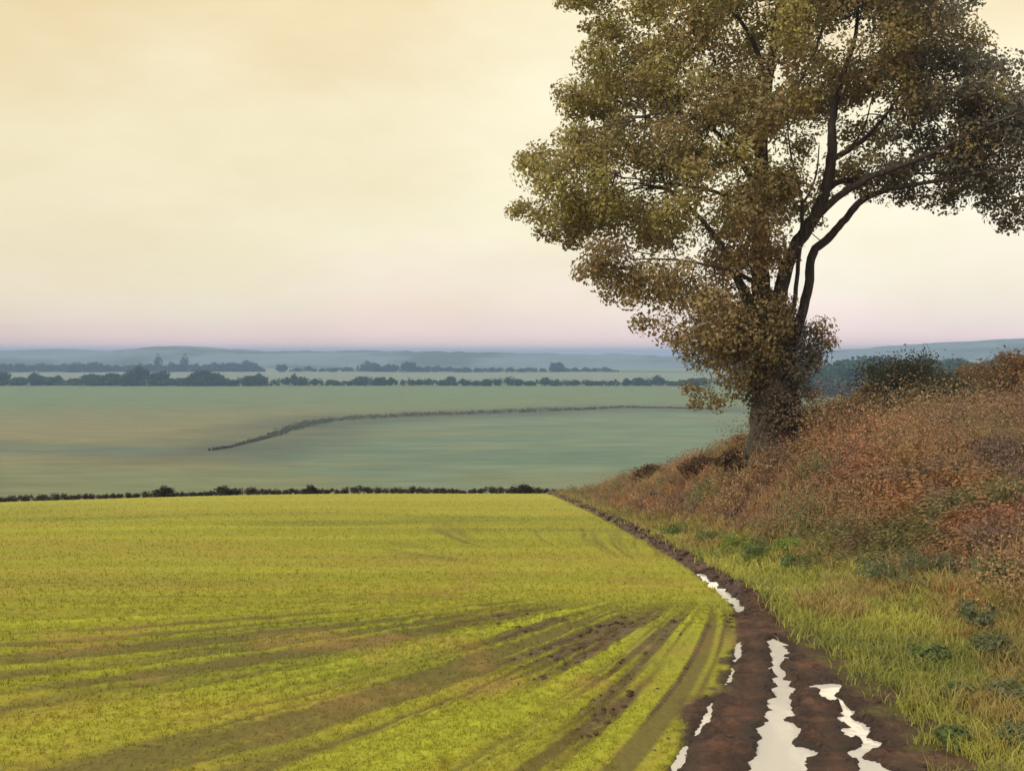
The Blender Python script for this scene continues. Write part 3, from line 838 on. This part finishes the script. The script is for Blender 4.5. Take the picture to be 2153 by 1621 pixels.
# shrubs on the bank and at the hedge
def shrub(x, y, w, h, pal, label, cat_='bush', group=None, n=52, nl=90, L=.12, sink=.1):
    z = float(z_base(x, y)) - sink
    r = thing('shrub', (x, y, z), label, cat_, group)
    v, f, c = crown_np(w, h, n, nl, L, pal, .05)
    o = link('foliage', mesh_np('foliage', v, f, c), M_LEAF, r); o['kind'] = 'stuff'
    parts = []
    for k in range(5):
        a = rng.uniform(0, 6.28); q = rng.uniform(.15, .35)
        tv, tf, _, _ = tube([(0, 0, -.1), (math.cos(a) * w * q * .5, math.sin(a) * w * q * .5, h * .45), (math.cos(a) * w * q, math.sin(a) * w * q, h * .8)], [.05, .035, .012], 5)
        link('stem', mesh_np('stem', tv, tf, None, True), M_BARK, r)
    return r
DKG = [(.072, .078, .046), (.085, .084, .050), (.064, .072, .046), (.098, .086, .054)]
ORA = [(.34, .20, .09), (.29, .17, .085), (.38, .24, .10), (.25, .17, .08)]
TAN = [(.30, .22, .11), (.26, .19, .095), (.34, .24, .115)]
OLI = [(.105, .108, .060), (.125, .115, .062), (.095, .098, .060)]
def bush(u, y, w, h, pal, label, **k):
    return shrub(lx(u, y), y, w, h, pal, label, **k)
bush(1905, 40, 5.2, 2.9, DKG, 'big dark rounded bush on the skyline of the bank right of the tree', n=90)
bush(2030, 41, 2.8, 2.0, TAN, 'small tan bush on the bank between the dark bush and the orange bush')
bush(2125, 38, 3.8, 2.5, ORA, 'orange brown bush at the right edge of the picture on the bank', n=80)
bush(1775, 37, 2.8, 1.7, TAN, 'tan bush on the bank just right of the ivy clad trunk')
bush(1830, 43, 2.2, 1.7, TAN, 'tan bush close against the left side of the dark rounded bush')
bush(2010, 36, 4.8, 1.5, OLI, 'long low dark green bush below the tan bush on the bank', n=70)
bush(1850, 35, 3.4, 1.3, OLI, 'low dark green bush at the foot of the dark rounded bush')
bush(1715, 33, 1.6, 1.1, TAN, 'small ochre bush touching the right foot of the big tree')
bush(1545, 31.5, 1.3, .8, [(.10, .06, .04), (.12, .07, .04)], 'reddish brown shrub at the left foot of the big tree')
bush(1370, 49, 2.2, 1.0, [(.13, .08, .04), (.10, .07, .035)], 'brown bush on the bank end above the field corner')
bush(1480, 38, 2.0, .8, [(.15, .09, .045), (.12, .075, .04)], 'russet bush on the bank ridge left of the big tree')
for u, w_, h_, lab in ((470, 1.8, .72, 'dark shrub making a hump in the field hedge, leftmost of four'),
                       (655, 1.3, .7, 'small dark shrub standing up from the middle of the field hedge'),
                       (345, 1.6, .8, 'dark shrub with a twiggy top in the left half of the field hedge'),
                       (1105, 1.9, .8, 'dark shrub closing the right end of the field hedge')):
    bush(u, 63.5, w_, h_, DARKB, lab, n=24, nl=60, L=.14)

# ------------------------------------------------------------------ bracken, grass, crop
def zg(x, y):
    dd = detail(x, y)
    z = z_base(x, y) + dd[4]
    bw = sst(.5, 3.0, dd[0] - dd[1])
    return z + bw * (fbm(x * .9, y * .9, 51, 3) - .5) * .35
def fronds(x, y, L, col, pairs=5):
    n = len(x); z = zg(x, y) - .03
    a = rng.uniform(0, 2 * math.pi, n)
    dirh = np.stack([np.cos(a), np.sin(a), a * 0], 1); side = np.stack([-np.sin(a), np.cos(a), a * 0], 1)
    lean = rng.uniform(.25, .8, n); H = L * rng.uniform(.6, 1., n)
    base = np.stack([x, y, z], 1)
    P = lambda t: base + dirh * (L * lean * (t * .5 + t * t * .6))[:, None] + np.array([0, 0, 1.]) * (H * (t * 1.25 - .5 * t * t))[:, None]
    Vs = []
    for k in range(pairs):
        t = .3 + .68 * k / (pairs - 1)
        p0, p1 = P(t), P(t + .09)
        wl = (L * .33 * (1.08 - t) * rng.uniform(.7, 1.2, n))[:, None]
        for s in (-1, 1):
            tip = (p0 + p1) / 2 + side * s * wl + dirh * wl * .3 + np.array([0, 0, -1.]) * wl * rng.uniform(.0, .6, n)[:, None]
            Vs.append(np.stack([p0, p1, tip], 1))
    p0, p1 = P(0.0), P(.98); wv = side * .008
    Vs.append(np.stack([p0 - wv, p0 + wv, p1], 1))
    Vs = np.stack(Vs, 1)            # n, tri, 3, 3
    m = Vs.shape[1]
    col = np.repeat(col * rng.uniform(.8, 1.2, (n, 1)), m * 3, 0)
    return Vs.reshape(-1, 3), np.arange(n * m * 3).reshape(-1, 3), col
def scatter(n, u0, u1, y0, y1, pw=1.):
    """random places on the land in the wedge of ground in view, denser nearby"""
    y = y0 * (y1 / y0) ** (rng.random(n) ** pw)
    u = rng.uniform(u0, u1, n)
    return (u - HU) / FPX * y, y
x, y = scatter(72000, 1080, 2620, 8.0, 62, .85)
dd = x - track_x(y) - track_w(y)
nn = fbm(x * .6, y * .6, 65, 3)
keep = (dd - bracken_edge(y) + (nn - .5) * 2.2 > rng.uniform(-.3, .5, len(x)))
x, y = x[keep], y[keep]
pk = fbm(x * .45, y * .45, 111, 3); pk2 = fbm(x * .7 + 3, y * .7, 113, 3); pk3 = fbm(x * 1.1, y * 1.1 + 8, 115, 2)
col = np.broadcast_to(np.array((.300, .180, .088)), (len(x), 3)).copy()
def cm(c, t):
    global col
    col = col * (1 - t[:, None]) + np.array(c) * t[:, None]
cm((.42, .285, .125), sst(.46, .60, pk))
cm((.44, .21, .12), sst(.50, .62, pk2) * sst(5, 10, x) * .9)
cm((.190, .130, .100), sst(.50, .62, pk3) * .9)
cm((.17, .160, .066), sst(.55, .68, fbm(x * .5 + 20, y * .5, 117, 3)) * .9)
cm((.18, .180, .066), (1 - sst(0, 1.2, x - track_x(y) - track_w(y) - bracken_edge(y))) * .6)
L = np.clip(.30 + .55 * fbm(x * .4, y * .4, 119, 2), .3, .9) * rng.uniform(.7, 1.2, len(x)) * np.clip(.55 + .25 * (x - track_x(y) - track_w(y) - bracken_edge(y)), .5, 1.1)
v, f, c = fronds(x, y, L, col)
tag(link('bracken', mesh_np('bracken', v, f, c), M_DRY), 'dead russet and brown bracken covering the bank', kind='stuff')

PLACE_STALKS = (x, y)
# low soft scrub: mounds of small dead leaves through the bracken
sx, sy = scatter(5900, 1080, 2620, 8.5, 60, .8)
sd = sx - track_x(sy) - track_w(sy) - bracken_edge(sy)
k = sd > rng.uniform(.2, .9, len(sx)); sx, sy, sd = sx[k][:1800], sy[k][:1800], sd[k][:1800]
SCRUB = [(.300, .195, .112), (.275, .180, .102)], [(.370, .265, .138), (.345, .245, .128)], [(.420, .205, .125), (.380, .195, .118)], [(.185, .132, .112), (.205, .145, .112)], [(.205, .205, .100), (.180, .190, .095)]
sz_ = zg(sx, sy); parts = []
mound = sst(.36, .66, fbm(sx * .75, sy * .75, 181, 3))
p1 = fbm(sx * .45, sy * .45, 111, 3); p2 = fbm(sx * .7 + 3, sy * .7, 113, 3); p3 = fbm(sx * .8, sy * .8 + 8, 115, 2); p4 = fbm(sx * .5 + 20, sy * .5, 117, 3)
for q in range(len(sx)):
    pal = SCRUB[0]
    if p1[q] > .54: pal = SCRUB[1]
    if p2[q] > .56 and sx[q] > 7.5: pal = SCRUB[2]
    if p3[q] > .58: pal = SCRUB[3]
    if p4[q] > .60: pal = SCRUB[4]
    hgt = min(1.0, .35 + .16 * sd[q]) * rng.uniform(.6, 1.1) * (.40 + 1.6 * mound[q]) * (1 - .5 * float(sst(28, 36, sy[q])))
    parts.append(clump_leaves(np.array([sx[q], sy[q], sz_[q] + hgt * .5]), hgt * rng.uniform(.6, .9), int(95 + 90 * hgt), .040 + .0010 * sy[q], pal, .75, .9))
v, f, c = cat(parts)
tag(link('undergrowth', mesh_np('undergrowth', v, f, c), M_DRY), 'soft mounds of russet and brown undergrowth on the bank', kind='stuff')
def blades(x, y, H, W, col, bend=.5, z=None):
    n = len(x); z = zg(x, y) - .01 if z is None else z
    a = rng.uniform(0, 2 * math.pi, n); b = rng.uniform(0, 2 * math.pi, n)
    s = np.stack([np.cos(a), np.sin(a), a * 0], 1) * (W * .5)[:, None]
    dr = np.stack([np.cos(b), np.sin(b), b * 0], 1)
    base = np.stack([x, y, z], 1)
    up_ = np.array([0, 0, 1.])
    mid = base + up_ * (H * .6)[:, None] + dr * (H * bend * .25)[:, None]
    tip = base + up_ * (H * rng.uniform(.75, 1.05, n))[:, None] + dr * (H * bend)[:, None]
    v = np.stack([base - s, base + s, mid + s * .7, mid - s * .7, tip], 1)
    k = np.arange(n)[:, None] * 5
    f = np.concatenate([k + [0, 1, 2], k + [0, 2, 3], k + [3, 2, 4]])
    return v.reshape(-1, 3), f, np.repeat(col * rng.uniform(.88, 1.12, (n, 1)), 5, 0)
# dry upright stalks among the bracken
x, y = PLACE_STALKS
k = rng.random(len(x)) < .26 * sst(.46, .62, fbm(x * .8, y * .8, 131, 3)) + .03
x, y = x[k], y[k]
x = np.repeat(x, 3) + rng.normal(size=len(x) * 3) * .08; y = np.repeat(y, 3) + rng.normal(size=len(y) * 3) * .08
g = fbm(x * .5, y * .5, 133, 3)
col = np.broadcast_to(np.array((.40, .26, .12)), (len(x), 3)).copy()
cm((.46, .18, .10), sst(.5, .62, g) * .8); cm((.16, .11, .075), sst(.52, .64, fbm(x * .7, y * .7, 135, 3)) * .8); cm((.20, .19, .075), sst(.52, .66, fbm(x * .4 + 5, y * .4, 137, 3)) * .8)
inb = x - track_x(y) - track_w(y) - bracken_edge(y)
v, f, c = blades(x, y, rng.uniform(.25, .85, len(x)) * np.clip(.5 + .25 * inb, .4, 1.), rng.uniform(.010, .020, len(x)) * np.clip(y / 14, .8, 2.2), col, .45)
tag(link('dry_stalks', mesh_np('dry_stalks', v, f, c), M_DRY), 'dry upright stalks standing in the bracken on the bank', kind='stuff')
# shrub sized mounds standing out of the undergrowth
KINDS = ((SCRUB[0] + [(.24, .17, .11)], 'russet brown shrub growing out of the dead bracken on the bank', 16),
         (SCRUB[1], 'tan leaved shrub growing out of the dead bracken on the bank', 12),
         (SCRUB[3] + [(.19, .13, .13)], 'dull mauve brown shrub growing low among the dead bracken on the bank', 12),
         (SCRUB[4], 'olive green shrub growing among the dead bracken on the bank', 8))
for pal, lab, cnt in KINDS:
    xx, yy = scatter(400, 1250, 2240, 12, 40, .9)
    dd = xx - track_x(yy) - track_w(yy) - bracken_edge(yy)
    ok = dd > 1.2
    xx, yy = xx[ok][:cnt], yy[ok][:cnt]
    for x_, y_ in zip(xx, yy):
        if abs(x_ - bx) < 2.2 and y_ < 31:
            continue
        w_ = rng.uniform(.9, 2.0)
        shrub(x_, y_, w_, w_ * rng.uniform(.42, .62), pal, lab, group='low shrubs scattered over the bank', n=22, nl=90, L=.048 + .0013 * y_, sink=.12)
# verge grass in tufts
xt, yt = scatter(19500, 1150, 2650, 7.4, 60, .8)
dt = xt - track_x(yt) - track_w(yt)
k = (dt > -.28 + rng.random(len(xt)) ** .5 * .45) & (dt < bracken_edge(yt) + .9)
_d = detail(xt, yt); k &= _d[3] < .7
xt, yt = xt[k], yt[k]
rep = 14
x = np.repeat(xt, rep) + rng.normal(size=len(xt) * rep) * .07 * np.repeat(yt / 12, rep); y = np.repeat(yt, rep) + rng.normal(size=len(xt) * rep) * .07 * np.repeat(yt / 12, rep)
g = fbm(x * .8, y * .8, 121, 3); g2 = fbm(x * 1.0 + 7, y * 1.0, 123, 3)
col = np.broadcast_to(np.array((.300, .310, .070)), (len(x), 3)).copy()
cm((.390, .385, .085), sst(.45, .62, g)); cm((.36, .26, .105), sst(.53, .66, g2) * .8)
cm((.140, .175, .062), sst(.60, .70, fbm(x * .7 + 30, y * .7, 125, 3)) * .5)
H = rng.uniform(.06, .20, len(x)) * (1 + .6 * (g2 > .58))
v, f, c = blades(x, y, H, rng.uniform(.010, .018, len(x)) * np.clip(y / 11, .8, 2.), col, .7)
tag(link('verge_grass', mesh_np('verge_grass', v, f, c), M_BLADE), 'rough yellow green grass growing on the verge beside the track', kind='stuff')
# crop blades in the field
x, y = scatter(265000, -560, 1640, 7.6, 60, 1.0)
d_, w_, e_, m_, dz_, s_, r_, th_, inf_ = detail(x, y)
dens = np.clip(.80 + s_ * .95, .20, 1.) * (1 - .55 * sst(12, 20, y)) * (1 - sst(35, 60, y) * .6)
k = (d_ < -w_ * .6) & (m_ < .75) & (rng.random(len(x)) < dens * (1 - .8 * m_))
for poly, zz, lab in PUDDLES:
    k &= ~in_poly(x, y, poly)
x, y, s_ = x[k], y[k], s_[k]
n1 = fbm(x * .08, y * .30, 61, 4); n2 = fbm(x * .05 + 9, y * .55, 63, 4)
col = np.broadcast_to(np.array((.255, .268, .028)), (len(x), 3)).copy()
cm((.300, .300, .032), sst(.5, .72, n2) * .8); cm((.285, .225, .042), sst(.50, .70, n1) * .4)
cm((.125, .145, .022), sst(.52, .75, fbm(x * .12 + 5, y * .4 + 3, 67, 3)) * .6)
cm((.300, .320, .034), sst(.05, .4, s_) * .7); cm((.10, .12, .03), sst(.05, .5, -s_) * .6)
v, f, c = blades(x, y, rng.uniform(.025, .065, len(x)), rng.uniform(.007, .013, len(x)) * np.clip(y / 10, .8, 3), col, .9)
tag(link('crop', mesh_np('crop', v, f, c), M_BLADE), 'short young crop growing in the field', kind='stuff')

# leafy weeds on the verge: each clump of its own
def weed(u, v_, w, h, pal, label, n=14, nl=40, L=.062):
    x, y = ground_at(u, v_)
    z = float(zg(np.array([x]), np.array([y]))[0]) - .02
    r = thing('weed_clump', (x, y, z), label, 'plant', 'leafy weed clumps on the verge')
    parts = []
    for k in range(n):
        a = rng.uniform(0, 6.28); q = rng.random() ** .5 * w * .4
        parts.append(clump_leaves(np.array([math.cos(a) * q, math.sin(a) * q, h * rng.uniform(.25, .7)]), w * .22, nl, L, pal, .8, .8))
    v, f, c = cat(parts)
    o = link('foliage', mesh_np('foliage', v, f, c), M_LEAF, r); o['kind'] = 'stuff'
    for k in range(3):
        a = rng.uniform(0, 6.28)
        tv, tf, _, _ = tube([(0, 0, 0), (math.cos(a) * w * .12, math.sin(a) * w * .12, h * .4), (math.cos(a) * w * .25, math.sin(a) * w * .25, h * .7)], [.012, .010, .005], 4)
        link('stem', mesh_np('stem', tv, tf, None, True), M_BARK, r)
WG = [(.125, .175, .062), (.150, .200, .068), (.110, .150, .060)]
WL = [(.22, .31, .070), (.25, .32, .070), (.17, .24, .062)]
WD = [(.130, .160, .090), (.155, .175, .095), (.115, .145, .086)]
for a in ((1420, 1125, .8, .35, WG, 'dark green weed clump nearest the field corner on the verge'),
          (1500, 1140, .9, .35, WG, 'dark green weed clump in front of the brown bracken, left of the bright one'),
          (1545, 1155, 1.0, .4, WL, 'bright green leafy clump on the verge below the bracken'),
          (1600, 1175, .8, .4, WG, 'dark leafy clump just right of the bright green one'),
          (1660, 1165, .7, .4, WL, 'light green clump against the bracken right of the dark leafy one'),
          (1670, 1195, .7, .3, WG, 'small dark clump below the light green one on the verge'),
          (1880, 1235, 1.1, .5, WD, 'grey green clump at the foot of the bracken bank'),
          (1950, 1215, 1.0, .6, WD, 'dark weed clump half inside the lower bracken'),
          (2060, 1330, .55, .5, WD, 'dark rounded weed standing up in the grass near the right edge'),
          (2085, 1385, .5, .3, WD, 'low dark weed just below the rounded one near the right edge'),
          (2090, 1230, .9, .5, WG, 'green clump under the red tinted bracken at the right'),
          (2120, 1480, .5, .3, WD, 'dark blue green weed at the right edge above the bottom corner'),
          (2030, 1470, .35, .2, WG, 'small dark weed in the grass left of the right edge weed'),
          (1960, 1390, .45, .22, WG, 'small olive weed in the middle of the near verge'),
          (2130, 1570, .45, .25, WD, 'dark weed in the bottom right corner'),
          (2010, 1570, .35, .2, WG, 'little weed beside the bottom end of the mud')):
    weed(*a)
# mud clods thrown along the track edges
n = 620
y = 8.2 * (60 / 8.2) ** rng.random(n)
sd = np.where(rng.random(n) < .5, 1, -1)
x = track_x(y) + track_w(y) * rng.normal(1.0, .2, n) * np.where(y > 14, rng.normal(.3, .6, n), sd)
fx, fy = scatter(9000, 500, 1560, 8.0, 15)
fd = detail(fx, fy)
fk = (fd[0] < -fd[1]) & ((fd[3] > .45)); fx, fy = fx[fk][:200], fy[fk][:200]
x = np.concatenate([x, fx]); y = np.concatenate([y, fy]); n = len(x)
k = np.ones(n, bool)
for poly, zz, lab in PUDDLES:
    k &= ~in_poly(x, y, poly)
x, y = x[k], y[k]; n = len(x)
ico_v = unit(np.array([(-1, .618 + 1, 0), (1, 1.618, 0), (-1, -1.618, 0), (1, -1.618, 0), (0, -1, 1.618), (0, 1, 1.618), (0, -1, -1.618), (0, 1, -1.618), (1.618, 0, -1), (1.618, 0, 1), (-1.618, 0, -1), (-1.618, 0, 1)]))
ico_f = np.array([(0, 11, 5), (0, 5, 1), (0, 1, 7), (0, 7, 10), (0, 10, 11), (1, 5, 9), (5, 11, 4), (11, 10, 2), (10, 7, 6), (7, 1, 8), (3, 9, 4), (3, 4, 2), (3, 2, 6), (3, 6, 8), (3, 8, 9), (4, 9, 5), (2, 4, 11), (6, 2, 10), (8, 6, 7), (9, 8, 1)])
sz = rng.uniform(.012, .05, n) * np.clip(y / 16, .5, 2.)
cv = ico_v[None] * rng.uniform(.6, 1.3, (n, 12, 1)) * sz[:, None, None] * np.array([1.3, 1.3, .55])
cv = cv + np.stack([x, y, zg(x, y) + sz * .2], 1)[:, None]
cf = (ico_f[None] + np.arange(n)[:, None, None] * 12).reshape(-1, 3)
cc = np.repeat(np.array([(.045, .022, .014)]) * rng.uniform(.7, 1.5, (n, 1)), 12, 0)
tag(link('mud', mesh_np('mud', cv.reshape(-1, 3), cf, cc, True), M_MUD), 'dark clods of mud thrown up along the track', kind='stuff')

# ------------------------------------------------------------------ haze
hb = bpy.data.meshes.new('haze')
x0, x1, y0, y1, z0, z1 = -5200, 5200, -120, 9800, -31, 40.5
hb.from_pydata([(x0, y0, z0), (x1, y0, z0), (x1, y1, z0), (x0, y1, z0), (x0, y0, z1), (x1, y0, z1), (x1, y1, z1), (x0, y1, z1)], [],
               [(3, 2, 1, 0), (4, 5, 6, 7), (0, 1, 5, 4), (1, 2, 6, 5), (2, 3, 7, 6), (3, 0, 4, 7)])
mh = bpy.data.materials.new('haze_air'); mh.use_nodes = True
n_, l_ = mh.node_tree.nodes, mh.node_tree.links
n_.clear()
pv = n_.new('ShaderNodeVolumePrincipled'); mo = n_.new('ShaderNodeOutputMaterial')
pv.inputs['Color'].default_value = (.39, .60, 1.0, 1); pv.inputs['Density'].default_value = .00038; pv.inputs['Anisotropy'].default_value = 0.
l_.new(pv.outputs[0], mo.inputs['Volume'])
tag(link('haze', hb, mh), 'thin blue haze over the valley', kind='stuff')
